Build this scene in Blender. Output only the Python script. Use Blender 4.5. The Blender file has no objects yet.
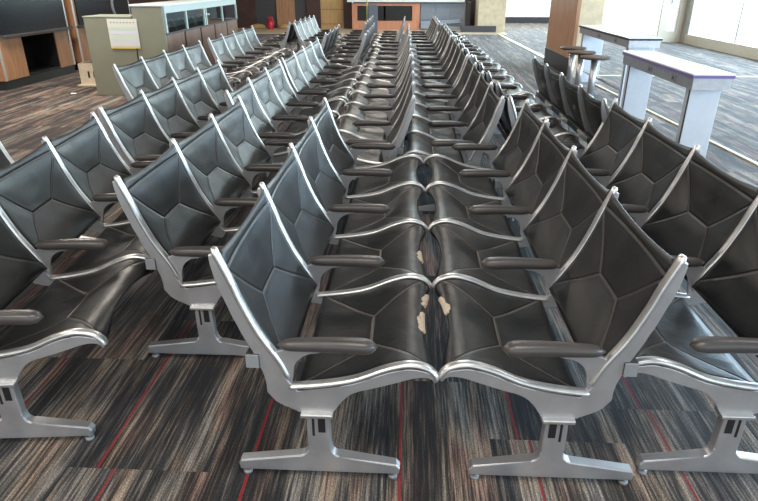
import bpy, bmesh, math, random
from mathutils import Vector
random.seed(7)
PI = math.pi
SC = bpy.context.scene
COL = SC.collection

# ------------------------------------------------------------------ camera, world, lights, exposure
cd = bpy.data.cameras.new('camera'); cam = bpy.data.objects.new('camera', cd); COL.objects.link(cam)
cam.location = (-0.1092, -1.5359, 1.5639)
cam.rotation_euler = (PI / 2 - 0.4276, 0, 0.0482)
cd.sensor_width = 36; cd.lens = 591.96 / 758 * 36; cd.clip_start = 0.05
SC.camera = cam
SC.view_settings.view_transform = 'Standard'; SC.view_settings.look = 'None'
SC.view_settings.gamma = 1; SC.view_settings.use_curve_mapping = False
SC.view_settings.exposure = 0.12

w = bpy.data.worlds.new('world'); SC.world = w; w.use_nodes = True
w.node_tree.nodes['Background'].inputs[0].default_value = (0.86, 0.94, 1.0, 1)
w.node_tree.nodes['Background'].inputs[1].default_value = 1.7

def area(name, loc, rot, sx, sy, power, col):
    l = bpy.data.lights.new(name, 'AREA'); l.shape = 'RECTANGLE'; l.size = sx; l.size_y = sy
    l.energy = power; l.color = col
    o = bpy.data.objects.new(name, l); o.location = loc; o.rotation_euler = rot; COL.objects.link(o); return o
area('daylight_right', (8.6, 6, 2.4), (0, math.radians(90), 0), 3.4, 22, 3000, (0.56, 0.80, 1.0))
area('daylight_far', (5.0, 29.0, 2.2), (math.radians(-90), 0, 0), 6, 3.4, 500, (1.0, 0.98, 0.92))
area('daylight_clerestory', (4.3, 22.6, 2.6), (math.radians(-90), 0, 0), 8, 2.4, 750, (0.66, 0.92, 1.0))
for lx, ly, pw in ((-5.2, 1.5, 110), (-5.2, 6.5, 230), (-4.6, 14, 120), (0.0, -1.0, 70), (-2.6, -2.4, 110), (0.0, 5, 60), (0, 11, 80), (0, 17, 110), (3.8, 2, 50), (3.8, 9, 60)):  # unseen overhead fill; left and behind-camera ones added to brighten the carpet
    area('unseen_ceiling_fill', (lx, ly, 3.7), (0, 0, 0), 1.4, 1.4, pw, (1.0, 0.91, 0.80))

# ------------------------------------------------------------------ materials
def mat(name, col, rough=0.5, metal=0.0, spec=0.5, coat=0.0, emit=None, noise=0, nscale=20, bump=0, bscale=80):
    m = bpy.data.materials.new(name); m.use_nodes = True; nt = m.node_tree; b = nt.nodes['Principled BSDF']
    b.inputs['Base Color'].default_value = (*col, 1); b.inputs['Roughness'].default_value = rough
    b.inputs['Metallic'].default_value = metal; b.inputs['Specular IOR Level'].default_value = spec
    b.inputs['Coat Weight'].default_value = coat
    tc = nt.nodes.new('ShaderNodeTexCoord')
    if noise:
        n = nt.nodes.new('ShaderNodeTexNoise'); n.inputs['Scale'].default_value = nscale; n.inputs['Detail'].default_value = 4
        nt.links.new(tc.outputs['Object'], n.inputs['Vector'])
        mr = nt.nodes.new('ShaderNodeMapRange'); mr.inputs[1].default_value = .3; mr.inputs[2].default_value = .7
        mr.inputs[3].default_value = 1 - noise; mr.inputs[4].default_value = 1 + noise
        nt.links.new(n.outputs[0], mr.inputs[0])
        mx = nt.nodes.new('ShaderNodeVectorMath'); mx.operation = 'SCALE'; mx.inputs[0].default_value = col
        nt.links.new(mr.outputs[0], mx.inputs['Scale']); nt.links.new(mx.outputs[0], b.inputs['Base Color'])
    if bump:
        n = nt.nodes.new('ShaderNodeTexNoise'); n.inputs['Scale'].default_value = bscale
        nt.links.new(tc.outputs['Object'], n.inputs['Vector'])
        bp = nt.nodes.new('ShaderNodeBump'); bp.inputs['Strength'].default_value = bump; bp.inputs['Distance'].default_value = .002
        nt.links.new(n.outputs[0], bp.inputs['Height']); nt.links.new(bp.outputs[0], b.inputs['Normal'])
    return m

def wood(name, c1, c2, rough=0.45, scale=6):
    m = bpy.data.materials.new(name); m.use_nodes = True; nt = m.node_tree; b = nt.nodes['Principled BSDF']
    tc = nt.nodes.new('ShaderNodeTexCoord'); mp = nt.nodes.new('ShaderNodeMapping'); mp.inputs['Scale'].default_value = (scale, scale, scale * .12)
    n = nt.nodes.new('ShaderNodeTexNoise'); n.inputs['Scale'].default_value = 3; n.inputs['Detail'].default_value = 6; n.inputs['Distortion'].default_value = .6
    r = nt.nodes.new('ShaderNodeValToRGB'); r.color_ramp.elements[0].color = (*c1, 1); r.color_ramp.elements[1].color = (*c2, 1)
    r.color_ramp.elements[0].position = .35; r.color_ramp.elements[1].position = .65
    nt.links.new(tc.outputs['Object'], mp.inputs[0]); nt.links.new(mp.outputs[0], n.inputs['Vector'])
    nt.links.new(n.outputs[0], r.inputs[0]); nt.links.new(r.outputs[0], b.inputs['Base Color'])
    b.inputs['Roughness'].default_value = rough
    return m

def leather(name, half_v, cv, hem, seam_col, wrinkle):
    """vinyl pad; UV in metres, centre of the pattern at v=cv; welded seams are line segments"""
    m = bpy.data.materials.new(name); m.use_nodes = True; nt = m.node_tree; b = nt.nodes['Principled BSDF']; L = nt.links.new
    def M(op, a=None, c=None, d=None):
        n = nt.nodes.new('ShaderNodeMath'); n.operation = op
        for k, v in enumerate((a, c, d)):
            if v is None: continue
            if isinstance(v, (int, float)): n.inputs[k].default_value = v
            else: L(v, n.inputs[k])
        return n.outputs[0]
    uv = nt.nodes.new('ShaderNodeUVMap'); uv.uv_map = 'UVMap'
    sp = nt.nodes.new('ShaderNodeSeparateXYZ'); L(uv.outputs[0], sp.inputs[0])
    x = M('ABSOLUTE', sp.outputs[0]); y0 = M('SUBTRACT', sp.outputs[1], cv); y = M('ABSOLUTE', y0)
    A = 0.095
    # diagonal (A,0)-(0.295,half_v)
    bx, by = 0.295 - A, half_v; ll = bx * bx + by * by
    px = M('SUBTRACT', x, A)
    t = M('DIVIDE', M('ADD', M('MULTIPLY', px, bx), M('MULTIPLY', y, by)), ll)
    t = M('MINIMUM', M('MAXIMUM', t, 0), 1)
    dx = M('SUBTRACT', px, M('MULTIPLY', t, bx)); dy = M('SUBTRACT', y, M('MULTIPLY', t, by))
    d1 = M('SQRT', M('ADD', M('MULTIPLY', dx, dx), M('MULTIPLY', dy, dy)))
    # central segment
    ex = M('MAXIMUM', M('SUBTRACT', x, A), 0)
    d2 = M('SQRT', M('ADD', M('MULTIPLY', ex, ex), M('MULTIPLY', y, y)))
    d3 = M('ABSOLUTE', M('SUBTRACT', sp.outputs[1], hem))
    d = M('MINIMUM', M('MINIMUM', d1, d2), d3)
    mr = nt.nodes.new('ShaderNodeMapRange'); mr.interpolation_type = 'SMOOTHSTEP'
    mr.inputs[1].default_value = 0.0; mr.inputs[2].default_value = 0.011; L(d, mr.inputs[0])
    tc = nt.nodes.new('ShaderNodeTexCoord')
    n = nt.nodes.new('ShaderNodeTexNoise'); n.inputs['Scale'].default_value = 7; n.inputs['Detail'].default_value = 5; n.inputs['Distortion'].default_value = .5
    L(tc.outputs['Object'], n.inputs['Vector'])
    hgt = M('ADD', M('MULTIPLY', mr.outputs[0], 0.0045), M('MULTIPLY', n.outputs[0], wrinkle))
    bp = nt.nodes.new('ShaderNodeBump'); bp.inputs['Distance'].default_value = 1.0; bp.inputs['Strength'].default_value = .75; L(hgt, bp.inputs['Height'])
    L(bp.outputs[0], b.inputs['Normal'])
    # thin rubbed line where the weld is worn
    mr2 = nt.nodes.new('ShaderNodeMapRange'); mr2.inputs[1].default_value = 0.0012; mr2.inputs[2].default_value = 0.0032; L(d, mr2.inputs[0])
    mx = nt.nodes.new('ShaderNodeMix'); mx.data_type = 'RGBA'
    mx.inputs['A'].default_value = seam_col
    rp = nt.nodes.new('ShaderNodeValToRGB'); rp.color_ramp.elements[0].position = .35; rp.color_ramp.elements[1].position = .7
    rp.color_ramp.elements[0].color = LEATH0; rp.color_ramp.elements[1].color = LEATH1
    L(n.outputs[0], rp.inputs[0]); L(rp.outputs[0], mx.inputs['B']); L(mr2.outputs[0], mx.inputs['Factor'])
    L(mx.outputs['Result'], b.inputs['Base Color'])
    rr = nt.nodes.new('ShaderNodeMapRange'); rr.inputs[1].default_value = .3; rr.inputs[2].default_value = .7
    rr.inputs[3].default_value = .36; rr.inputs[4].default_value = .46; L(n.outputs[0], rr.inputs[0]); L(rr.outputs[0], b.inputs['Roughness'])
    b.inputs['Specular IOR Level'].default_value = 0.46
    return m
LEATH0 = (0.0075, 0.008, 0.0085, 1); LEATH1 = (0.015, 0.015, 0.0145, 1)

def glass(name, tint=(1, 1, 1), refl=0.12):
    m = bpy.data.materials.new(name); m.use_nodes = True; nt = m.node_tree; nt.nodes.remove(nt.nodes['Principled BSDF'])
    t = nt.nodes.new('ShaderNodeBsdfTransparent'); t.inputs[0].default_value = (*tint, 1)
    g = nt.nodes.new('ShaderNodeBsdfGlossy'); g.inputs['Roughness'].default_value = .03
    mx = nt.nodes.new('ShaderNodeMixShader'); mx.inputs[0].default_value = refl
    nt.links.new(t.outputs[0], mx.inputs[1]); nt.links.new(g.outputs[0], mx.inputs[2])
    nt.links.new(mx.outputs[0], nt.nodes['Material Output'].inputs[0]); return m

def carpet():
    m = bpy.data.materials.new('carpet_tiles'); m.use_nodes = True; nt = m.node_tree; b = nt.nodes['Principled BSDF']; L = nt.links.new
    def M(op, a=None, c=None, d=None):
        n = nt.nodes.new('ShaderNodeMath'); n.operation = op
        for k, v in enumerate((a, c, d)):
            if v is None: continue
            if isinstance(v, (int, float)): n.inputs[k].default_value = v
            else: L(v, n.inputs[k])
        return n.outputs[0]
    def comb(a, c, d=0.0):
        n = nt.nodes.new('ShaderNodeCombineXYZ')
        for k, v in enumerate((a, c, d)):
            if isinstance(v, (int, float)): n.inputs[k].default_value = v
            else: L(v, n.inputs[k])
        return n.outputs[0]
    def white(vec):
        n = nt.nodes.new('ShaderNodeTexWhiteNoise'); n.noise_dimensions = '3D'; L(vec, n.inputs['Vector']); return n
    def noise(vec, sc, det=2, rough=.5):
        n = nt.nodes.new('ShaderNodeTexNoise'); n.inputs['Scale'].default_value = sc; n.inputs['Detail'].default_value = det
        n.inputs['Roughness'].default_value = rough; L(vec, n.inputs['Vector']); return n.outputs[0]
    tc = nt.nodes.new('ShaderNodeTexCoord'); sp = nt.nodes.new('ShaderNodeSeparateXYZ'); L(tc.outputs['Object'], sp.inputs[0])
    X, Y = sp.outputs[0], sp.outputs[1]
    xs = M('ADD', X, 0.28)
    i = M('FLOOR', M('DIVIDE', xs, 0.5))
    wi = white(comb(i, 3.3, 1.7)).outputs['Value']
    ys = M('ADD', Y, M('MULTIPLY', wi, 1.0))
    j = M('FLOOR', M('DIVIDE', ys, 1.0))
    seed = white(comb(i, j, .5)); sv = seed.outputs['Value']
    # stripes: noise across x, stretched hard along y
    vec = comb(X, M('MULTIPLY', Y, 0.03), M('MULTIPLY', sv, 40))
    n1 = noise(vec, 11, 1); n2 = noise(vec, 85, 3, .75)
    vecs = comb(X, M('MULTIPLY', Y, 0.45), M('MULTIPLY', sv, 9))
    n3 = noise(vecs, 6, 2)
    s = M('ADD', M('ADD', M('MULTIPLY', n1, .75), M('MULTIPLY', n2, 1.15)), M('MULTIPLY', n3, .30))
    s = M('SUBTRACT', s, .62)
    r = nt.nodes.new('ShaderNodeValToRGB'); e = r.color_ramp.elements
    e[0].position = .30; e[0].color = (0.008, 0.008, 0.009, 1)
    e[1].position = .72; e[1].color = CARP[3]
    for p, c in ((.42, CARP[0]), (.5, CARP[1]), (.58, CARP[2])):
        k = e.new(p); k.color = c
    L(s, r.inputs[0])
    # long streaks of maroon, umber and slate yarn
    hv = noise(comb(X, M('MULTIPLY', Y, 0.22), M('MULTIPLY', sv, 17)), 9, 1)
    hr = nt.nodes.new('ShaderNodeValToRGB'); he = hr.color_ramp.elements
    he[0].position = .34; he[0].color = (.80, .84, .92, 1); he[1].position = .68; he[1].color = (1.12, .84, .80, 1)
    for p, c in ((.44, (.95, .97, 1.0, 1)), (.56, (1.12, 1.0, .88, 1))):
        k = he.new(p); k.color = c
    L(hv, hr.inputs[0])
    hm = nt.nodes.new('ShaderNodeVectorMath'); hm.operation = 'MULTIPLY'; L(r.outputs[0], hm.inputs[0]); L(hr.outputs[0], hm.inputs[1])
    # red yarn line in each tile
    fx = M('FRACT', M('DIVIDE', xs, 0.5))
    pos = M('ADD', M('MULTIPLY', seed.outputs['Value'], .16), .20)
    dd = M('ABSOLUTE', M('SUBTRACT', fx, pos))
    wob = M('MULTIPLY', noise(comb(X, Y, 0), 90, 2), .010)
    red = M('LESS_THAN', dd, M('ADD', wob, .006))
    mx = nt.nodes.new('ShaderNodeMix'); mx.data_type = 'RGBA'; L(M('MULTIPLY', red, .85), mx.inputs['Factor']); L(hm.outputs[0], mx.inputs['A'])
    mx.inputs['B'].default_value = (0.20, 0.012, 0.014, 1)
    # yarn mottling
    ym = noise(comb(X, M('MULTIPLY', Y, .6), 0), 260, 2)
    mr = nt.nodes.new('ShaderNodeMapRange'); mr.inputs[1].default_value = .3; mr.inputs[2].default_value = .7; mr.inputs[3].default_value = .40; mr.inputs[4].default_value = 1.6
    L(ym, mr.inputs[0])
    sc = nt.nodes.new('ShaderNodeVectorMath'); sc.operation = 'SCALE'; L(mx.outputs['Result'], sc.inputs[0]); L(mr.outputs[0], sc.inputs['Scale'])
    L(sc.outputs[0], b.inputs['Base Color'])
    b.inputs['Roughness'].default_value = .8; b.inputs['Specular IOR Level'].default_value = .25
    b.inputs['Sheen Weight'].default_value = .10; b.inputs['Sheen Roughness'].default_value = .5
    bp = nt.nodes.new('ShaderNodeBump'); bp.inputs['Distance'].default_value = .003; bp.inputs['Strength'].default_value = .5
    L(ym, bp.inputs['Height']); L(bp.outputs[0], b.inputs['Normal'])
    return m
CARP = [(0.028, 0.025, 0.024, 1), (0.070, 0.060, 0.052, 1), (0.135, 0.115, 0.096, 1), (0.29, 0.25, 0.21, 1)]

ALU = mat('cast_aluminium', (0.50, 0.50, 0.51), .42, .8, noise=.12, nscale=9)
POL = mat('polished_aluminium', (0.66, 0.655, 0.64), .36, .95, noise=.10, nscale=30)
ARM = mat('armrest_plastic', (0.055, 0.048, 0.045), .36, 0, .6, noise=.2, nscale=12)
BLK = mat('black_plastic', (0.012, 0.012, 0.013), .4)
GRY = mat('grey_plastic', (0.22, 0.23, 0.24), .45)
BEAM = mat('black_beam', (0.018, 0.018, 0.02), .35, .2)
FOAM = mat('bare_foam', (0.44, 0.36, 0.28), .9, noise=.2, nscale=60)
L_BACK = leather('vinyl_backrest', .185, 0.245, 0.052, (0.055, 0.046, 0.040, 1), .0035)
L_SEAT = leather('vinyl_seat', .215, 0.222, 0.475, (0.13, 0.11, 0.09, 1), .0085)

# ------------------------------------------------------------------ mesh helpers
def link(name, bm, m, parent=None, smooth=False, loc=None):
    me = bpy.data.meshes.new(name); bmesh.ops.recalc_face_normals(bm, faces=bm.faces); bm.to_mesh(me); bm.free()
    for mm in (m if isinstance(m, (list, tuple)) else [m]): me.materials.append(mm)
    if smooth:
        for p in me.polygons: p.use_smooth = True
    o = bpy.data.objects.new(name, me); COL.objects.link(o)
    if parent: o.parent = parent
    if loc: o.location = loc
    return o

def box(bm, x0, x1, y0, y1, z0, z1, bev=0.0):
    r = bmesh.ops.create_cube(bm, size=1)['verts']
    for v in r:
        v.co = Vector(((x0 + x1) / 2 + v.co.x * (x1 - x0), (y0 + y1) / 2 + v.co.y * (y1 - y0), (z0 + z1) / 2 + v.co.z * (z1 - z0)))
    if bev:
        es = list({e for v in r for e in v.link_edges})
        bmesh.ops.bevel(bm, geom=es, offset=bev, segments=2, profile=.5, affect='EDGES')

def boxo(name, m, parent, *a, bev=0.0):
    bm = bmesh.new(); box(bm, *a, bev=bev); return link(name, bm, m, parent)

def cyl(bm, p0, p1, r0, r1=None, seg=20):
    r1 = r0 if r1 is None else r1
    p0 = Vector(p0); p1 = Vector(p1); d = p1 - p0
    rr = bmesh.ops.create_cone(bm, cap_ends=True, segments=seg, radius1=r0, radius2=r1, depth=d.length)['verts']
    q = d.to_track_quat('Z', 'Y')
    for v in rr: v.co = q @ v.co + (p0 + p1) / 2

def lathe(bm, prof, cx=0, cy=0, seg=28):
    rings = []
    for r, z in prof:
        rings.append([bm.verts.new((cx + r * math.cos(2 * PI * k / seg), cy + r * math.sin(2 * PI * k / seg), z)) for k in range(seg)])
    for a, b in zip(rings, rings[1:]):
        for k in range(seg): bm.faces.new((a[k], a[(k + 1) % seg], b[(k + 1) % seg], b[k]))
    bm.faces.new(rings[0][::-1]); bm.faces.new(rings[-1])

def catmull(pts, n=5, closed=False):
    out = []; N = len(pts)
    for i in range(N if closed else N - 1):
        if closed: p0, p1, p2, p3 = (pts[(i + k - 1) % N] for k in range(4))
        else: p0, p1, p2, p3 = pts[max(i - 1, 0)], pts[i], pts[i + 1], pts[min(i + 2, N - 1)]
        for k in range(n):
            t = k / n
            out.append(tuple(.5 * (2 * b + (c - a) * t + (2 * a - 5 * b + 4 * c - d) * t * t + (3 * b - a - 3 * c + d) * t ** 3) for a, b, c, d in zip(p0, p1, p2, p3)))
    if not closed: out.append(tuple(pts[-1]))
    return out

def plate(bm, outline, y0, y1, bev=0.004):
    """outline in (x,z) extruded from y0 to y1"""
    vs = [bm.verts.new((x, y0, z)) for x, z in outline]
    f = bm.faces.new(vs)
    r = bmesh.ops.extrude_face_region(bm, geom=[f])
    nv = [g for g in r['geom'] if isinstance(g, bmesh.types.BMVert)]
    for v in nv: v.co.y = y1
    if bev:
        nvs = set(nv); ovs = set(vs)
        es = [e for e in bm.edges if (e.verts[0] in nvs and e.verts[1] in nvs) or (e.verts[0] in ovs and e.verts[1] in ovs)]
        bmesh.ops.bevel(bm, geom=es, offset=bev, segments=2, profile=.5, affect='EDGES')
    bmesh.ops.triangulate(bm, faces=[f for f in bm.faces if len(f.verts) > 4])

def sweep(bm, path, yc, hw, ht, seg=10):
    """rounded bar along an (x,z) path; hw half width along y, ht half thickness"""
    n = len(path); rings = []
    for i, (x, z) in enumerate(path):
        a = path[max(i - 1, 0)]; b = path[min(i + 1, n - 1)]
        t = Vector((b[0] - a[0], 0, b[1] - a[1])).normalized(); nn = Vector((-t.z, 0, t.x))
        s = 1.0
        ring = []
        for k in range(seg):
            an = 2 * PI * k / seg; c, sn = math.cos(an), math.sin(an)
            ring.append(bm.verts.new(Vector((x, yc, z)) + Vector((0, hw * c * s, 0)) + nn * ht * sn * s))
        rings.append(ring)
    for a, b in zip(rings, rings[1:]):
        for k in range(seg): bm.faces.new((a[k], a[(k + 1) % seg], b[(k + 1) % seg], b[k]))
    # domed ends
    for ring, idx, sg in ((rings[0], 0, -1), (rings[-1], n - 1, 1)):
        p = path[idx]; q = path[1] if idx == 0 else path[-2]
        t = Vector((p[0] - q[0], 0, p[1] - q[1])).normalized()
        c = Vector((p[0], yc, p[1])); mid = [bm.verts.new(c + (v.co - c) * .7 + t * ht * .7) for v in ring]
        for k in range(seg): bm.faces.new((ring[k], ring[(k + 1) % seg], mid[(k + 1) % seg], mid[k]))
        bm.faces.new(mid)

def tag(o, label, cat=None, group=None, kind=None):
    o['label'] = label
    if cat: o['category'] = cat
    if group: o['group'] = group
    if kind: o['kind'] = kind
    return o
def empty(name, loc=(0, 0, 0), rz=0, label=None, cat=None, group=None):
    o = bpy.data.objects.new(name, None); COL.objects.link(o); o.location = loc; o.rotation_euler = (0, 0, rz)
    if label: tag(o, label, cat, group)
    return o
def struct(name, m, *a, label=None, bev=0.0):
    o = boxo(name, m, None, *a, bev=bev); o['kind'] = 'structure'
    if label: o['label'] = label
    return o
def spart(parent_o, name, m, *a, bev=0.0): return boxo(name, m, parent_o, *a, bev=bev)
def children_of(o): return [c for c in list(bpy.data.objects) if c.parent == o]
def copy_tree(o, parent=None):
    c = o.copy(); COL.objects.link(c); c.parent = parent
    for ch in children_of(o): copy_tree(ch, c)
    return c

# ------------------------------------------------------------------ the setting
carpet_m = carpet()
WHITE = mat('white_paint', (0.78, 0.78, 0.76), .6, noise=.03)
CREAM = mat('cream_frame', (0.62, 0.54, 0.42), .5, noise=.05)
TAN = mat('tan_plaster', (0.62, 0.50, 0.33), .6, noise=.12, nscale=7)
TILE = mat('tan_tile', (0.68, 0.56, 0.40), .4, noise=.08)
STRIP = mat('pale_strip', (0.78, 0.66, 0.42), .5, noise=.05)
BROWN = mat('dark_brown_panel', (0.060, 0.026, 0.020), .5, noise=.2, nscale=3)
CHAR = mat('charcoal_panel', (0.055, 0.052, 0.055), .5, noise=.1)
ORW = wood('orange_wood', (0.34, 0.165, 0.080), (0.44, 0.23, 0.115))
LTW = wood('light_wood', (0.50, 0.31, 0.12), (0.60, 0.39, 0.17))
GLASS = glass('window_glass', (1, 1, 1), .06)
DGLASS = glass('case_glass', (.92, .97, .95), .18)

fl = struct('floor', carpet_m, -9, 7.6, -6, 24.8, -.1, 0)
struct('ceiling', mat('ceiling_tile', (.42, .42, .43), .8), -9, 8, -6, 30, 3.8, 3.9)
struct('wall_left', BROWN, -8.1, -8.0, -6, 21.2, 0, 3.8)
tiles = struct('trim_1', TILE, -7.9, 3.0, 18.7, 21.05, 0.0, .012)
def slant(name, x0, y0, x1, y1, w):
    bm = bmesh.new(); v = []
    for z in (0.0, .012):
        v.append([bm.verts.new(c) for c in ((x0 - w, y0, z), (x0 + w, y0, z), (x1 + w, y1, z), (x1 - w, y1, z))])
    bm.faces.new(v[0]); bm.faces.new(v[1])
    for k in range(4): bm.faces.new((v[0][k], v[0][(k + 1) % 4], v[1][(k + 1) % 4], v[1][k]))
    link(name, bm, STRIP)['kind'] = 'structure'
slant('trim_2', 3.20, 3.0, 2.95, 9.4, .018)
slant('trim_7', 2.93, 11.7, 2.76, 18.6, .05)
struct('trim_3', STRIP, 3.07, 7.3, 9.66, 9.72, 0.0, .010)
struct('wall_front', WHITE, -8.0, -7.3, 21.05, 21.2, 0, 3.8)
struct('door_1', BROWN, -7.3, -5.6, 21.05, 21.15, 0, 3.8)
struct('door_2', CHAR, -5.6, -4.85, 21.05, 21.15, 0, 3.8)
struct('wall_front_panel', ORW, -4.85, -4.2, 21.0, 21.15, 0, 3.8)
struct('door_3', CHAR, -4.2, -3.75, 21.05, 21.15, 0, 3.8)
struct('trim_4', BROWN, -3.75, -3.28, 20.95, 21.15, 0, 3.8)
d4 = struct('door_4', LTW, -3.28, -2.45, 21.05, 21.15, 0, 3.8)
for z in (.14, .62, 1.1): spart(d4, 'door_rail', wood('door_rail_wood', (.40, .24, .09), (.46, .28, .11)), -3.27, -2.46, 21.03, 21.05, z, z + .04)
struct('trim_5', BROWN, -2.45, -2.15, 20.9, 21.15, 0, 3.8)
struct('wall_front_centre', CHAR, -2.15, 2.2, 21.3, 21.4, 0, 1.3)
struct('wall_front_upper', BROWN, -2.15, 0.0, 21.3, 21.4, 1.3, 3.8)
w5 = struct('window_5', CHAR, 0.0, 2.2, 21.3, 21.4, 3.6, 3.8)
spart(w5, 'pane', GLASS, 0.0, 2.2, 21.34, 21.35, 1.3, 3.6)
struct('column_far', TAN, 2.15, 3.05, 19.6, 20.5, 0, 3.8)
struct('baseboard_far', CHAR, 1.6, 2.75, 19.45, 19.6, 0, .2)
# near right column
struct('column_wood_face', ORW, 2.74, 2.80, 9.5, 11.6, .30, 3.8)
struct('column_core', TAN, 2.80, 3.19, 9.5, 11.6, 0, 3.8)
struct('baseboard_column', BLK, 2.73, 2.80, 9.49, 11.61, 0, .30)
# windows on the right
def window_x(n, x, y0, y1, sill, mull):
    f = bmesh.new(); box(f, x - .06, x + .06, y0, y1, 0, sill)
    box(f, x - .06, x + .06, y0, y1, 3.2, 3.8)
    o = link('window_%d' % n, f, CREAM); o['kind'] = 'structure'
    for y in mull: spart(o, 'mullion', MUL, x - .02, x + .02, y - .025, y + .025, sill, 3.2)
    spart(o, 'pane', GLASS, x - .004, x + .004, y0, y1, sill, 3.2)
    return o
MUL = mat('grey_mullion', (0.42, 0.40, 0.36), .4, .3)
window_x(1, 7.48, 2.0, 16.0, .24, (2.1, 4.8, 7.5, 10.2, 13.4))
window_x(2, 7.48, -5.5, 2.0, .24, (-5.4, -2.8, -.2))
w3 = struct('window_3', CREAM, 4.6, 6.82, 16.9, 17.0, 0, .10)
spart(w3, 'pane', GLASS, 4.6, 6.82, 16.94, 16.95, .10, 3.5)
# glazed door by the right windows
d5 = bmesh.new()
box(d5, 6.82, 6.98, 16.35, 16.45, 0, 3.0); box(d5, 7.30, 7.48, 16.35, 16.45, 0, 3.0); box(d5, 6.98, 7.30, 16.35, 16.45, 0, .28); box(d5, 6.98, 7.30, 16.35, 16.45, 2.7, 3.0)
d5 = link('door_5', d5, CREAM); d5['kind'] = 'structure'
spart(d5, 'pane', glass('door_glass', (.85, .85, .85), .25), 6.98, 7.30, 16.39, 16.40, .28, 2.7)
spart(d5, 'door_handle', GRY, 7.02, 7.05, 16.30, 16.35, .98, 1.25)
struct('trim_6', MUL, 7.44, 7.52, 15.9, 16.4, 0, 3.5)
w4 = struct('window_4', CHAR, 2.6, 7.4, 24.6, 24.7, 0, .22)
spart(w4, 'pane', GLASS, 2.6, 7.4, 24.64, 24.65, .22, 3.6)
struct('wall_front_far', TAN, 2.2, 2.35, 20.5, 24.6, 0, 3.8)
fx = empty('floor_scrap', (-5.35, 7.48, 0)); COL.objects.unlink(fx); bpy.data.objects.remove(fx)

# ------------------------------------------------------------------ tandem sling bench
P = 0.61
REAR = [(-.010, .835), (-.001, .76), (.022, .69), (.052, .60), (.094, .50), (.122, .41), (.127, .35)]
NECK = [(.15, .318), (.20, .288), (.235, .272)]
NECK2 = [(.335, .272), (.37, .322), (.41, .357), (.5, .388), (.6, .420), (.645, .422), (.668, .404)]
NON = [(.15, .345), (.20, .334), (.27, .336), (.34, .346)]
NON2 = [(.41, .362), (.5, .392), (.6, .422), (.645, .424), (.668, .404)]
TOP = [(.674, .412), (.655, .440), (.60, .455), (.56, .452), (.5, .434), (.41, .395), (.31, .373), (.225, .360)]
BACKF = [(.195, .40), (.165, .475), (.11, .570), (.065, .675), (.040, .75), (.012, .845)]
BACKP = [(.006, .850), (.044, .752), (.069, .677), (.114, .572), (.168, .480), (.196, .415)]
SEATP = [(.205, .372), (.31, .385), (.41, .407), (.5, .446), (.56, .465), (.60, .468), (.64, .457), (.663, .436), (.670, .418)]

def frame_mesh(neck):
    bm = bmesh.new()
    pts = catmull(REAR, 4)
    if neck: pts += catmull(NECK, 3) + catmull(NECK2, 4)
    else: pts += catmull(NON, 3) + catmull(NON2, 4)
    pts += catmull(TOP, 4) + catmull(BACKF, 4)
    plate(bm, pts, -.011, .011, .003); return bm
def strap_mesh(path):
    bm = bmesh.new(); sweep(bm, catmull(path, 5), 0, .0175, .0105, 14); return bm
def pathlen(p):
    s = [0]
    for a, b in zip(p, p[1:]): s.append(s[-1] + math.hypot(b[0] - a[0], b[1] - a[1]))
    return s
def at_len(p, s, q):
    for i in range(len(p) - 1):
        if q <= s[i + 1] or i == len(p) - 2:
            t = (q - s[i]) / (s[i + 1] - s[i]); a, b = p[i], p[i + 1]
            d = Vector((b[0] - a[0], b[1] - a[1])).normalized()
            return Vector((a[0] + (b[0] - a[0]) * t, a[1] + (b[1] - a[1]) * t)), d
def seam_d(x, y, half):
    x, y = abs(x), abs(y); A = .095; bx, by = .295 - A, half
    t = min(max(((x - A) * bx + y * by) / (bx * bx + by * by), 0), 1)
    d1 = math.hypot(x - A - t * bx, y - t * by); d2 = math.hypot(max(x - A, 0), y)
    return min(d1, d2)
def pad_mesh(path, sag, dip0, dip1, half, cv, hem, flip, nu=22, nv=22):
    p = catmull(path, 6); s = pathlen(p); Ltot = s[-1]
    bm = bmesh.new(); uvl = bm.loops.layers.uv.new('UVMap')
    half_w = P / 2 - .012
    G = {}; UV = {}
    for side in (0, 1):
        for j in range(nv + 1):
            for i in range(nu + 1):
                u = i / nu * 2 - 1; v = j / nv; bow = 1 - u * u
                q = v * Ltot + dip0 * bow * (1 - v) ** 3 - dip1 * bow * v ** 3
                q = min(max(q, 0.0), Ltot)
                c, d = at_len(p, s, q)
                n = Vector((d.y, -d.x)) * flip      # towards the sitter
                x = u * half_w; vv = q
                e = min(seam_d(x, vv - cv, half), abs(vv - hem))
                puff = .0045 * min(1, e / .05)
                edge = min(1, (1 - abs(u)) / .12) * min(1, v / .06) * min(1, (1 - v) / .06)
                h = -sag * bow * math.sin(PI * ((.15 + .75 * v) if hem < .3 else (.08 + .62 * v))) + (puff * edge if side == 0 else -.008 * edge - .004)
                c = c + n * h
                ve = bm.verts.new((c.x, x, c.y)); G[side, i, j] = ve; UV[ve] = (x, vv)
    def F(a, b, c, d):
        f = bm.faces.new((a, b, c, d))
        for l in f.loops: l[uvl].uv = UV[l.vert]
    for side in (0, 1):
        for j in range(nv):
            for i in range(nu): F(G[side, i, j], G[side, i + 1, j], G[side, i + 1, j + 1], G[side, i, j + 1])
    for i in range(nu):
        for j in (0, nv): F(G[0, i, j], G[0, i + 1, j], G[1, i + 1, j], G[1, i, j])
    for j in range(nv):
        for i in (0, nu): F(G[0, i, j], G[0, i, j + 1], G[1, i, j + 1], G[1, i, j])
    return bm
BACKPAD = [(.018, .838), (.046, .752), (.072, .676), (.116, .574), (.170, .482), (.205, .425)]
SEATPAD = [(.228, .372), (.31, .384), (.41, .406), (.5, .444), (.56, .463), (.60, .466), (.64, .455), (.662, .434), (.667, .410), (.655, .394)]
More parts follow.
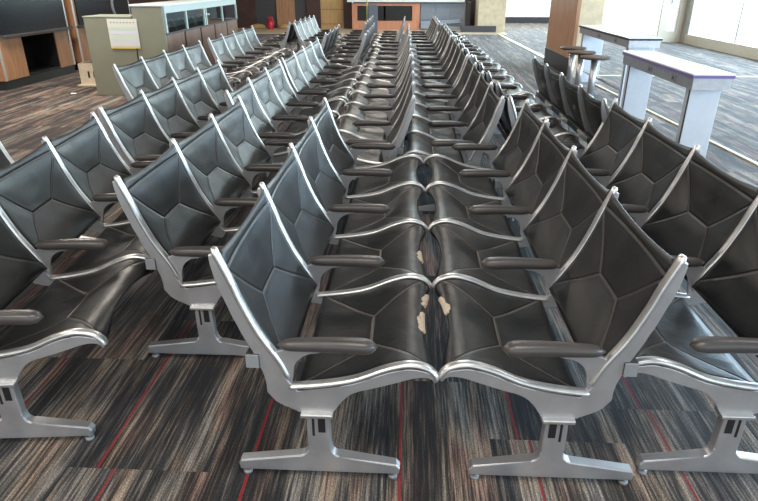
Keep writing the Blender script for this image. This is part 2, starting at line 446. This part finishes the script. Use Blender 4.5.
def arm_mesh():
    bm = bmesh.new(); seg = 14; rings = []
    N = 16; x0, x1 = .170, .485
    for k in range(N + 1):
        t = k / N; x = x0 + (x1 - x0) * t
        rr = min(1, max(.02, 1 - abs(2 * t - 1) ** 7)) ** .5
        wd = (.021 + .010 * t) * rr; hh = (.019 + .006 * t) * rr; zc = .528 + .004 * math.sin(t * PI)
        ring = []
        for q in range(seg):
            a = 2 * PI * q / seg; c = math.cos(a); sn = math.sin(a)
            ring.append(bm.verts.new((x, wd * math.copysign(abs(c) ** .8, c), zc + hh * math.copysign(abs(sn) ** .8, sn))))
        rings.append(ring)
    for a, b in zip(rings, rings[1:]):
        for q in range(seg): bm.faces.new((a[q], a[(q + 1) % seg], b[(q + 1) % seg], b[q]))
    bm.faces.new(rings[0]); bm.faces.new(rings[-1]); return bm
def bracket_mesh():
    bm = bmesh.new()
    o = [(.150, .500), (.19, .515), (.31, .515), (.31, .507)] + catmull([(.30, .505), (.262, .497), (.232, .475), (.218, .445), (.212, .405), (.205, .385)], 3) + [(.185, .40), (.16, .47)]
    plate(bm, o, -.008, .008, .002); return bm
def pedestal_mesh():
    bm = bmesh.new()
    o = [(.010, .026), (.006, .050), (.014, .066), (.225, .096)] + catmull([(.235, .100), (.246, .112), (.250, .135), (.252, .268)], 3) + [(.325, .268)] + catmull([(.327, .135), (.333, .112), (.345, .100), (.36, .096)], 3) + [(.548, .066), (.560, .050), (.556, .026)]
    plate(bm, o, -.019, .019, .005); return bm

def make_bench(n):
    root = empty('tandem_bench')
    for k in range(n + 1):
        y = k * P; end = k in (0, n)
        f = link('side_frame', frame_mesh(end), ALU, root, loc=(0, y, 0))
        link('back_strap', strap_mesh(BACKP), POL, f, True)
        link('seat_strap', strap_mesh(SEATP), POL, f, True)
        a = link('armrest', arm_mesh(), ARM, root, True, loc=(0, y, 0))
        link('arm_bracket', bracket_mesh(), ALU, a)
        if end:
            pd = link('pedestal', pedestal_mesh(), ALU, root, loc=(0, y, 0))
            b = bmesh.new(); box(b, .268, .276, -.0205, .0205, .185, .262); box(b, .288, .312, -.0205, .0205, .200, .262); link('slot', b, BLK, pd)
            boxo('clamp_plate', POL, pd, .232, .338, -.028, .028, .262, .276, bev=.003)
            for gx in (.03, .536):
                b = bmesh.new(); cyl(b, (gx, 0, .0), (gx, 0, .010), .016); cyl(b, (gx, 0, .010), (gx, 0, .03), .006, seg=10); link('glide', b, GRY, pd, True)
    for k in range(n):
        y = (k + .5) * P
        link('backrest', pad_mesh(BACKPAD, .024, .020, .0, .185, .245, .052, -1), L_BACK, root, True, loc=(0, y, 0))
        link('seat', pad_mesh(SEATPAD, .024, .0, .078, .215, .222, .475, -1), L_SEAT, root, True, loc=(0, y, 0))
    b = link('beam', (lambda m: (box(m, .068, .112, -.014, n * P + .014, .450, .500, .004), m)[1])(bmesh.new()), BEAM, root)
    for y in (-.020, n * P + .014): boxo('end_cap', GRY, b, .070, .110, y, y + .006, .452, .498)
    return root

PROTO = {}
def bench(n, x, y0, face, label, group=None):
    if n in PROTO: r = copy_tree(PROTO[n])
    else: r = make_bench(n); PROTO[n] = r
    if 'group' in r: del r['group']
    if face > 0: r.location = (x, y0, 0); r.rotation_euler = (0, 0, 0)
    else: r.location = (x, y0 + n * P, 0); r.rotation_euler = (0, 0, PI)
    tag(r, label, 'airport seating', group or 'black sling benches standing in long rows')
    return r
# facing right (+): x is the top of the back
LU = 4 * P
bD = bench(4, -.672, .01, 1, 'front four-seat bench left of centre facing right, bare foam showing at its torn seat edges')
bE = bench(4, .682, .02, -1, 'front four-seat bench right of centre facing left, seats touching the one opposite')
bF = bench(4, 1.27, .07, -1, 'front black four-seat bench furthest right, cut off by the right edge')
bC = bench(3, -1.27, .68, 1, 'black three-seat bench left of the front centre pair, one foot showing fully')
bB = bench(3, -1.81, .09, 1, 'black three-seat bench at the left edge, its near foot cut off at lower left')
bB.rotation_euler = (0, 0, .095)
bB2 = bench(4, -2.02, 2.08, 1, 'black four-seat bench straight behind the bench at the left edge')
bA = bench(3, -2.61, .0, 1, 'black bench of which only one end frame shows at the far left edge')
bC2 = bench(3, -1.41, 2.72, 1, 'black three-seat bench facing right, just behind the three-seat bench with the full foot')
bC3 = bench(4, -1.40, 4.68, 1, 'right-facing four-seat bench in the middle distance, just in front of a dark left-facing bench')
bG = bench(4, -2.87, 4.10, 1, 'pale-lit four-seat bench directly in front of the green podium')
bG2 = bench(4, -2.87, 6.95, 1, 'pale-lit four-seat bench beside the wooden counter panels, near the red extinguisher')
bJ = bench(3, -1.36, 7.86, -1, 'distant bench facing left, behind the far end of the right-facing row')
bK1 = bench(4, -2.36, 10.3, -1, 'distant bench facing left, its dark end joined back to back with a pale one')
bK2 = bench(4, -2.285, 10.3, 1, 'distant bench facing right with pale bright backs, back to back with a dark one')
bL = bench(4, -.76, 7.75, -1, 'distant bench facing left, left of the long middle row')
bL2 = bench(4, -.93, 10.3, -1, 'furthest bench facing left below the wooden kiosk')
ord_ = ['nearest', 'second', 'third', 'furthest']
for k in range(4):
    yy = 2.56 + k * 2.5; dx = (0, -.02, -.04, -.12)[k]
    bench(4, -.065 + dx * 1.2, yy, -1, '%s of the four benches facing left in the narrow middle row behind the front pair' % ord_[k])
    bench(4, .535 + dx, yy, -1, '%s of four left-facing benches in the long row behind the front right bench' % ord_[k])
    bench(4, .572 + dx, yy, 1, '%s of four right-facing benches, back to back with the long left-facing row' % ord_[k])
bH = bench(4, 1.18, 2.50, 1, 'black four-seat bench seen from behind, with silver sockets on its beam, by the stools')
# socket strips on the beam of bench H
bmb = [c for c in children_of(bH) if c.name.startswith('beam')][0]
for k in range(3):
    boxo('power_outlet', POL, bmb, .058, .068, .45 + k * .62, .72 + k * .62, .452, .490, bev=.002)

def socket(bench_root, y):
    o = boxo('power_outlet', GRY, bench_root, .17, .235, y - .05, y + .05, .375, .43, bev=.004)
    for k in range(4): boxo('slat', BLK, o, .235, .238, y - .04 + k * .022, y - .03 + k * .022, .385, .42)
socket(bE, LU - (2.9 * P + .3))

def tear(root, y, wdt, seed, flip=1):
    """irregular strip of bare foam where the front edge of the vinyl has split"""
    rnd = random.Random(seed); bm = bmesh.new(); n = 10; rows = []
    p = catmull(SEATPAD, 6); s = pathlen(p); Lt = s[-1]
    for k in range(n + 1):
        yy = y + wdt * (k / n - .5); e = math.sin(PI * k / n) ** .5
        u = ((yy % P) / P) * 2 - 1; bow = 1 - u * u; q1 = Lt - .078 * bow
        row = []
        for q, lift in ((q1 - .012 - e * rnd.uniform(.002, .016), .002), (q1 - .008, .004), (q1 - .001, .006), (q1 + .012, .004)):
            c, d = at_len(p, s, min(q, Lt)); nn = Vector((-d.y, d.x))
            c = c + nn * (lift + .001 - .024 * bow * .80)
            row.append((c.x, yy, c.y))
        rows.append(row)
    top = [[bm.verts.new(c) for c in r] for r in rows]
    bot = [[bm.verts.new((c[0] - .006, c[1], c[2] - .007)) for c in r] for r in rows]
    for a, b, c, d in zip(top, top[1:], bot, bot[1:]):
        for k in range(3): bm.faces.new((a[k], a[k + 1], b[k + 1], b[k])); bm.faces.new((c[k], d[k], d[k + 1], c[k + 1]))
        bm.faces.new((a[0], b[0], d[0], c[0])); bm.faces.new((a[3], c[3], d[3], b[3]))
    for a, c in ((top[0], bot[0]), (top[-1], bot[-1])):
        for k in range(3): bm.faces.new((a[k], c[k], c[k + 1], a[k + 1]))
    o = link('torn_edge', bm, FOAM, root); o['label'] = 'bare foam where the seat edge is torn'
tear(bD, .30, .13, 1); tear(bD, .47, .10, 2); tear(bD, .86, .10, 3)
tear(bE, LU - .42, .13, 4)

# ------------------------------------------------------------------ right: charging tables and stools
TT = mat('white_laminate', (0.80, 0.80, 0.80), .3, noise=.02)
PUR = mat('purple_edge', (0.16, 0.12, 0.30), .5)
BRS = mat('brushed_steel', (0.50, 0.50, 0.52), .35, .8, noise=.1)
LEGM = mat('pale_steel_panel', (0.62, 0.65, 0.70), .35, .35, noise=.03)
def ctable(x0, x1, y0, y1, z, label, topm, rail):
    r = empty('charging_table', ((x0 + x1) / 2, (y0 + y1) / 2, 0), 0, label, 'table', 'charging tables by the right windows')
    hx, hy = (x1 - x0) / 2, (y1 - y0) / 2
    t = boxo('table_top', TT if topm else TT, r, -hx, hx, -hy, hy, z - .012, z, bev=.002)
    boxo('edge_band', PUR if topm else BLK, t, -hx - .002, hx + .002, -hy - .002, hy + .002, z - .034, z - .012)
    a = boxo('apron', BRS, r, -hx + .012, hx - .012, -hy + .012, hy - .012, z - .125, z - .034)
    for yy in (-.35, .05):
        s = boxo('socket', GRY, a, -hx + .004, -hx + .012, yy * hy * 1.6 - .04, yy * hy * 1.6 + .04, z - .105, z - .055)
        boxo('socket_hole', BLK, s, -hx + .001, -hx + .004, yy * hy * 1.6 - .012, yy * hy * 1.6 + .012, z - .092, z - .070)
    for sy in (-1, 1):
        yc = sy * (hy - .13)
        p = boxo('leg_panel', LEGM, r, -hx + .04, hx - .04, yc - .045, yc + .045, 0, z - .125, bev=.004)
        boxo('dark_edge', BLK, p, -hx + .034, -hx + .040, yc - .045, yc - .030, 0.0, z - .13)
    if rail: 
        b = bmesh.new(); cyl(b, (-hx + .06, -hy + .2, .22), (-hx + .06, hy - .2, .22), .018); link('foot_rail', b, BRS, r, True)
    return r
ctable(2.12, 2.44, 3.36, 5.06, .90, 'nearer white-topped charging table with purple edge band', True, False)
ctable(2.70, 3.12, 6.62, 9.08, .90, 'farther white-topped charging table with foot rail, beside the stools', False, True)
STW = wood('stool_seat_wood', (.05, .028, .02), (.09, .05, .035))
def stool():
    r = empty('bar_stool')
    bm = bmesh.new(); lathe(bm, [(.02, .618), (.17, .618), (.192, .626), (.195, .642), (.185, .650), (.02, .650)]); link('seat', bm, STW, r, True)
    bm = bmesh.new(); cyl(bm, (0, 0, .02), (0, 0, .62), .045); link('post', bm, BRS, r, True)
    bm = bmesh.new(); lathe(bm, [(.17, 0), (.17, .012), (.06, .03), (.05, .03)]); link('base', bm, BRS, r, True)
    return r
s0 = stool()
for k, (x, y, lb) in enumerate(((2.36, 6.80, 'nearest of the three round bar stools beside the farther charging table'), (2.34, 7.40, 'middle of the three round bar stools beside the farther charging table'), (2.37, 8.0, 'round bar stool furthest back, closest to the orange wood column'))):
    s = s0 if k == 0 else copy_tree(s0)
    s.location = (x, y, 0); tag(s, lb, 'stool', 'round bar stools')

# ------------------------------------------------------------------ left: screen cabinets, podium, counter
SCR = mat('dark_screen', (0.008, 0.012, 0.016), .18)
SIL = mat('silver_trim', (0.66, 0.64, 0.62), .35, .6)
OLV = mat('olive_laminate', (0.225, 0.225, 0.165), .4, noise=.05, nscale=3)
CASE = mat('pale_green_frame', (0.52, 0.60, 0.56), .4)
DKI = mat('dark_interior', (0.05, 0.052, 0.06), .6, noise=.3, nscale=4)
PNL = wood('brown_panel_wood', (.20, .115, .08), (.27, .165, .12), .35, 3)
BASEG = mat('black_plinth', (0.020, 0.022, 0.021), .5)

def cabinet(y0, y1, label, comp):
    r = empty('screen_cabinet', (-6.35, y0, 0), 0, label, 'cabinet')
    L_ = y1 - y0
    bm = bmesh.new()
    if comp:
        c0, c1 = comp
        box(bm, -.8, 0, 0, c0, .14, 2.0); box(bm, -.8, 0, c1, L_, .14, 2.0); box(bm, -.8, -.5, c0, c1, .14, 2.0); box(bm, -.5, 0, c0, c1, .74, 2.0)
    else: box(bm, -.8, 0, 0, L_, .14, 2.0)
    link('body', bm, ORW, r)
    boxo('plinth', BASEG, r, -.8, -.015, .01, L_ - .01, 0, .14)
    for yy in (0, L_ - .05): boxo('edge_strip', SIL, r, 0.0, .012, yy, yy + .05, .14, 2.0)
    if comp:
        bm = bmesh.new(); box(bm, -.498, -.46, c0, c1, .15, .74); box(bm, -.46, -.01, c0 + .001, c0 + .02, .15, .74); box(bm, -.46, -.01, c1 - .02, c1 - .001, .15, .74); box(bm, -.46, -.01, c0, c1, .15, .165)
        inn = link('compartment', bm, BLK, r)
        for z in (.22, .62): boxo('hinge', SIL, inn, -.46, -.44, (c0 + c1) / 2 - .06, (c0 + c1) / 2 + .06, z, z + .025)
    s = boxo('screen', SCR, r, .0, .03, .13, L_ - .07, .80, 1.92, bev=.004)
    boxo('ledge', CHAR, r, .0, .09, .08, L_ + .03, .765, .80, bev=.004)
    return r
cabinet(7.62, 9.72, 'wooden cabinet with a large black screen and an open black compartment', (.64, 1.62))
cabinet(9.98, 12.4, 'second wooden screen cabinet, partly behind the green podium', None)

pod = empty('podium', (-4.4, 7.3, 0), 0, 'olive green podium carrying a pale notice sheet, left of the counter', 'podium')
bm = bmesh.new(); box(bm, -.36, .34, 0, .06, 0, 1.09, .006); box(bm, .28, .34, .06, .55, 0, 1.05); box(bm, -.36, -.30, .06, .55, 0, 1.05); link('body', bm, OLV, pod)
boxo('top', mat('pale_green_top', (.36, .38, .31), .35), pod, -.37, .338, -.005, .56, 1.09, 1.105, bev=.003)
nt_ = empty('notice_sheet', (-4.2, 7.29, .87), 0, 'pale printed notice with a yellow bottom edge on the olive podium', 'sign')
boxo('sheet', mat('notice_paper', (.66, .64, .56), .6), nt_, -.215, .215, -.004, .004, -.20, .20)
for z0, z1, c, nm in ((-.20, -.175, (.72, .50, .08), 'yellow_band'), (-.165, -.09, (.60, .60, .62), 'lilac_band'), (-.085, -.02, (.58, .62, .52), 'green_band'), (-.01, .05, (.63, .62, .65), 'violet_band'), (.055, .10, (.55, .62, .50), 'pale_green_band')):
    boxo(nm, mat(nm, c, .6), nt_, -.20 if z0 > -.2 else -.215, .20 if z0 > -.2 else .215, -.006, -.004, z0, z1)
for k in range(8): boxo('printed_mark', mat('print_grey', (.30, .29, .28), .6), nt_, -.17 + k * .047, -.15 + k * .047, -.006, -.004, .145, .16)

ctr = empty('service_counter', (-3.6, 7.3, 0), 0, 'long service counter with glass display cases above brown wood panels', 'counter')
boxo('end_panel', OLV, ctr, -.44, -.001, 0, .06, 0, 1.23)
bm = bmesh.new(); box(bm, -.43, -.02, .06, 3.85, 0, .85); link('body', bm, BASEG, ctr)
for k in range(5):
    y = .07 + k * .77
    boxo('wood_panel', PNL, ctr, -.02, .0, y, y + .70, .02, .85)
boxo('case_shelf', CHAR, ctr, -.43, .02, .03, 3.85, .852, .875)
bm = bmesh.new(); box(bm, -.43, .01, .061, 3.85, 1.14, 1.235); link('case_header', bm, CASE, ctr)
boxo('counter_top', TT, ctr, -.46, .03, -.01, 3.87, 1.235, 1.262, bev=.004)
boxo('case_back', DKI, ctr, -.43, -.40, .06, 3.85, .875, 1.14)
for y in (.06, .92, 1.80, 1.90, 2.85, 3.81): boxo('case_post', CASE, ctr, -.02, .012, y, y + .045, .875, 1.14)
boxo('case_pane', DGLASS, ctr, -.006, .0, .10, 3.82, .875, 1.14)
hd = bmesh.new(); box(hd, .012, .05, 1.78, 1.82, 1.03, 1.05); box(hd, .012, .05, 1.93, 1.97, 1.03, 1.05); link('case_handle', hd, TT, ctr)

# chair behind the podium
ch = empty('office_chair', (-5.10, 9.1, 0), .5, 'grey curved chair back showing behind the olive podium', 'chair')
bm = bmesh.new(); path = catmull([(-.02, 1.35), (-.05, 1.2), (-.03, 1.05), (.04, .9), (.0, .6)], 5); sweep(bm, path, 0, .12, .02, 12); link('backrest', bm, GRY, ch, True)
bm = bmesh.new(); box(bm, .0, .46, -.22, .22, .44, .52, .03); link('seat', bm, GRY, ch)
bm = bmesh.new(); cyl(bm, (.22, 0, .05), (.22, 0, .44), .03); link('post', bm, BRS, ch, True)
bm = bmesh.new()
for k in range(5): a = 2 * PI * k / 5; cyl(bm, (.22, 0, .06), (.22 + .28 * math.cos(a), .28 * math.sin(a), .03), .02, .015, 10); cyl(bm, (.22 + .28 * math.cos(a), .28 * math.sin(a), 0), (.22 + .28 * math.cos(a), .28 * math.sin(a), .05), .02, seg=10)
link('base', bm, BLK, ch, True)

# low socket box left of podium
sb = empty('socket_box', (-5.48, 8.22, 0), 0, 'low cream open box with two small black sockets left of the podium', 'box')
CRB = mat('cream_board', (.50, .43, .32), .6, noise=.1)
bm = bmesh.new(); box(bm, 0, .5, 0, .02, .02, .34); box(bm, 0, .02, .02, .4, .02, .34); box(bm, .48, .5, .02, .4, .02, .34); box(bm, -.01, .52, -.12, .4, 0, .02); link('shell', bm, CRB, sb)
for k in range(2): boxo('socket', BLK, sb, .14 + k * .09, .17 + k * .09, -.006, 0, .12, .22)
bm = bmesh.new(); pts = []
for k in range(9): a = 2 * PI * k / 9; r_ = .045 + .012 * math.sin(k * 2.3); pts.append((r_ * math.cos(a), r_ * .6 * math.sin(a)))
lo = [bm.verts.new((x, y, 0)) for x, y in pts]; hi = [bm.verts.new((x * .85, y * .85, .008 + .004 * (k % 2))) for k, (x, y) in enumerate(pts)]
bm.faces.new(lo); bm.faces.new(hi)
for k in range(9): bm.faces.new((lo[k], lo[(k + 1) % 9], hi[(k + 1) % 9], hi[k]))
o = link('paper_scrap', bm, WHITE, loc=(-5.20, 7.42, 0.0)); tag(o, 'tiny white paper scrap on the carpet left of the olive podium', 'litter')

# ------------------------------------------------------------------ far wall fittings
ks = empty('kiosk_counter', (-2.1, 20.4, 0), 0, 'orange wood kiosk counter with black inset openings at the far wall', 'counter')
bm = bmesh.new(); box(bm, 0, .18, 0, .6, .0, .86); box(bm, 2.08, 2.34, 0, .6, 0, .86); box(bm, .18, 2.08, 0, .6, 0, .30); box(bm, .18, 2.08, 0, .6, .78, .86); link('body', bm, wood('salmon_wood', (.50, .21, .12), (.60, .28, .16)), ks)
for k in range(2): boxo('black_inset', BLK, ks, .19 + k * .97, 1.09 + k * .97, .04, .08, .31, .77)
boxo('counter_top', TT, ks, -.15, 3.85, -.12, .62, .90, .97, bev=.005)
bk = empty('roller_shutter', (.26, 20.5, 0), 0, 'blue-grey panelled shutter front right of the kiosk counter', 'shutter')
SLT = mat('blue_grey_panel', (.22, .25, .29), .45, noise=.08)
boxo('lower_panel', SLT, bk, 0, 1.55, .02, .06, 0, .86)
for k in range(3): boxo('panel', SLT, bk, .01 + k * .51, .51 + k * .51, -.01, .02, .34, .86)
boxo('side_post', CHAR, bk, 1.56, 1.72, -.02, .2, .0, .9)
for k, (z, rz, lb) in enumerate(((.02, .05, 'lower grey board lying slanted before the blue-grey shutter'), (.20, -.06, 'upper grey board lying slanted before the blue-grey shutter'))):
    r = empty('leaning_board', (1.0, 20.3 + k * .07, z + .03), 0, lb, 'board', 'boards below the shutter'); r.rotation_euler = (0, rz, 0)
    boxo('board', mat('board_grey', (.30, .33, .37), .5), r, -.72, .62, -.02, .02, -.02, .10)
fn = empty('grey_stand', (-1.42, 18.9, 0), 0, 'slim dark grey stand with a yellow-green rod in front of the kiosk', 'stand')
boxo('panel', mat('stand_grey', (.12, .13, .16), .5), fn, -.02, .28, -.05, .05, 0, .88, bev=.01)
bm = bmesh.new(); cyl(bm, (-.06, 0, 0.01), (-.06, 0, 1.5), .02); link('rod', bm, mat('lime_paint', (.45, .50, .12), .5), fn, True)
boxo('foot', CHAR, fn, -.12, .32, -.12, .12, 0, .02)
# red extinguisher and other items at the brown doors
rb = empty('red_extinguisher', (-4.98, 20.4, 0), 0, 'small red extinguisher standing by the far wood panel', 'extinguisher')
RED = mat('red_paint', (.55, .02, .03), .4)
bm = bmesh.new(); lathe(bm, [(.08, 0), (.11, .03), (.11, .25), (.08, .30), (.04, .32), (.03, .36)]); link('cylinder', bm, RED, rb, True)
bm = bmesh.new(); box(bm, -.05, .09, -.03, .03, .355, .42, .01); cyl(bm, (.08, 0, .40), (.14, 0, .16), .02, seg=10); link('valve', bm, RED, rb)
st = empty('small_pedestal', (-6.05, 19.6, 0), 0, 'small cream pedestal standing at the foot of the brown doors', 'stand')
bm = bmesh.new(); lathe(bm, [(.08, 0), (.07, .03), (.03, .05), (.03, .28), (.12, .30), (.12, .34)]); link('post', bm, CREAM, st, True)
for x, lb in ((-5.5, 'oval tan base fitting at the foot of the charcoal door'), (-4.5, 'oval tan base fitting at the foot of the wood panel')):
    bm = bmesh.new(); lathe(bm, [(.22, 0), (.26, .04), (.26, .08), (.18, .14), (.05, .16)]); 
    for v in bm.verts: v.co.y *= .45
    o = link('oval_bin', bm, LTW, None, True, loc=(x, 20.75, 0.012)); tag(o, lb, 'bin')
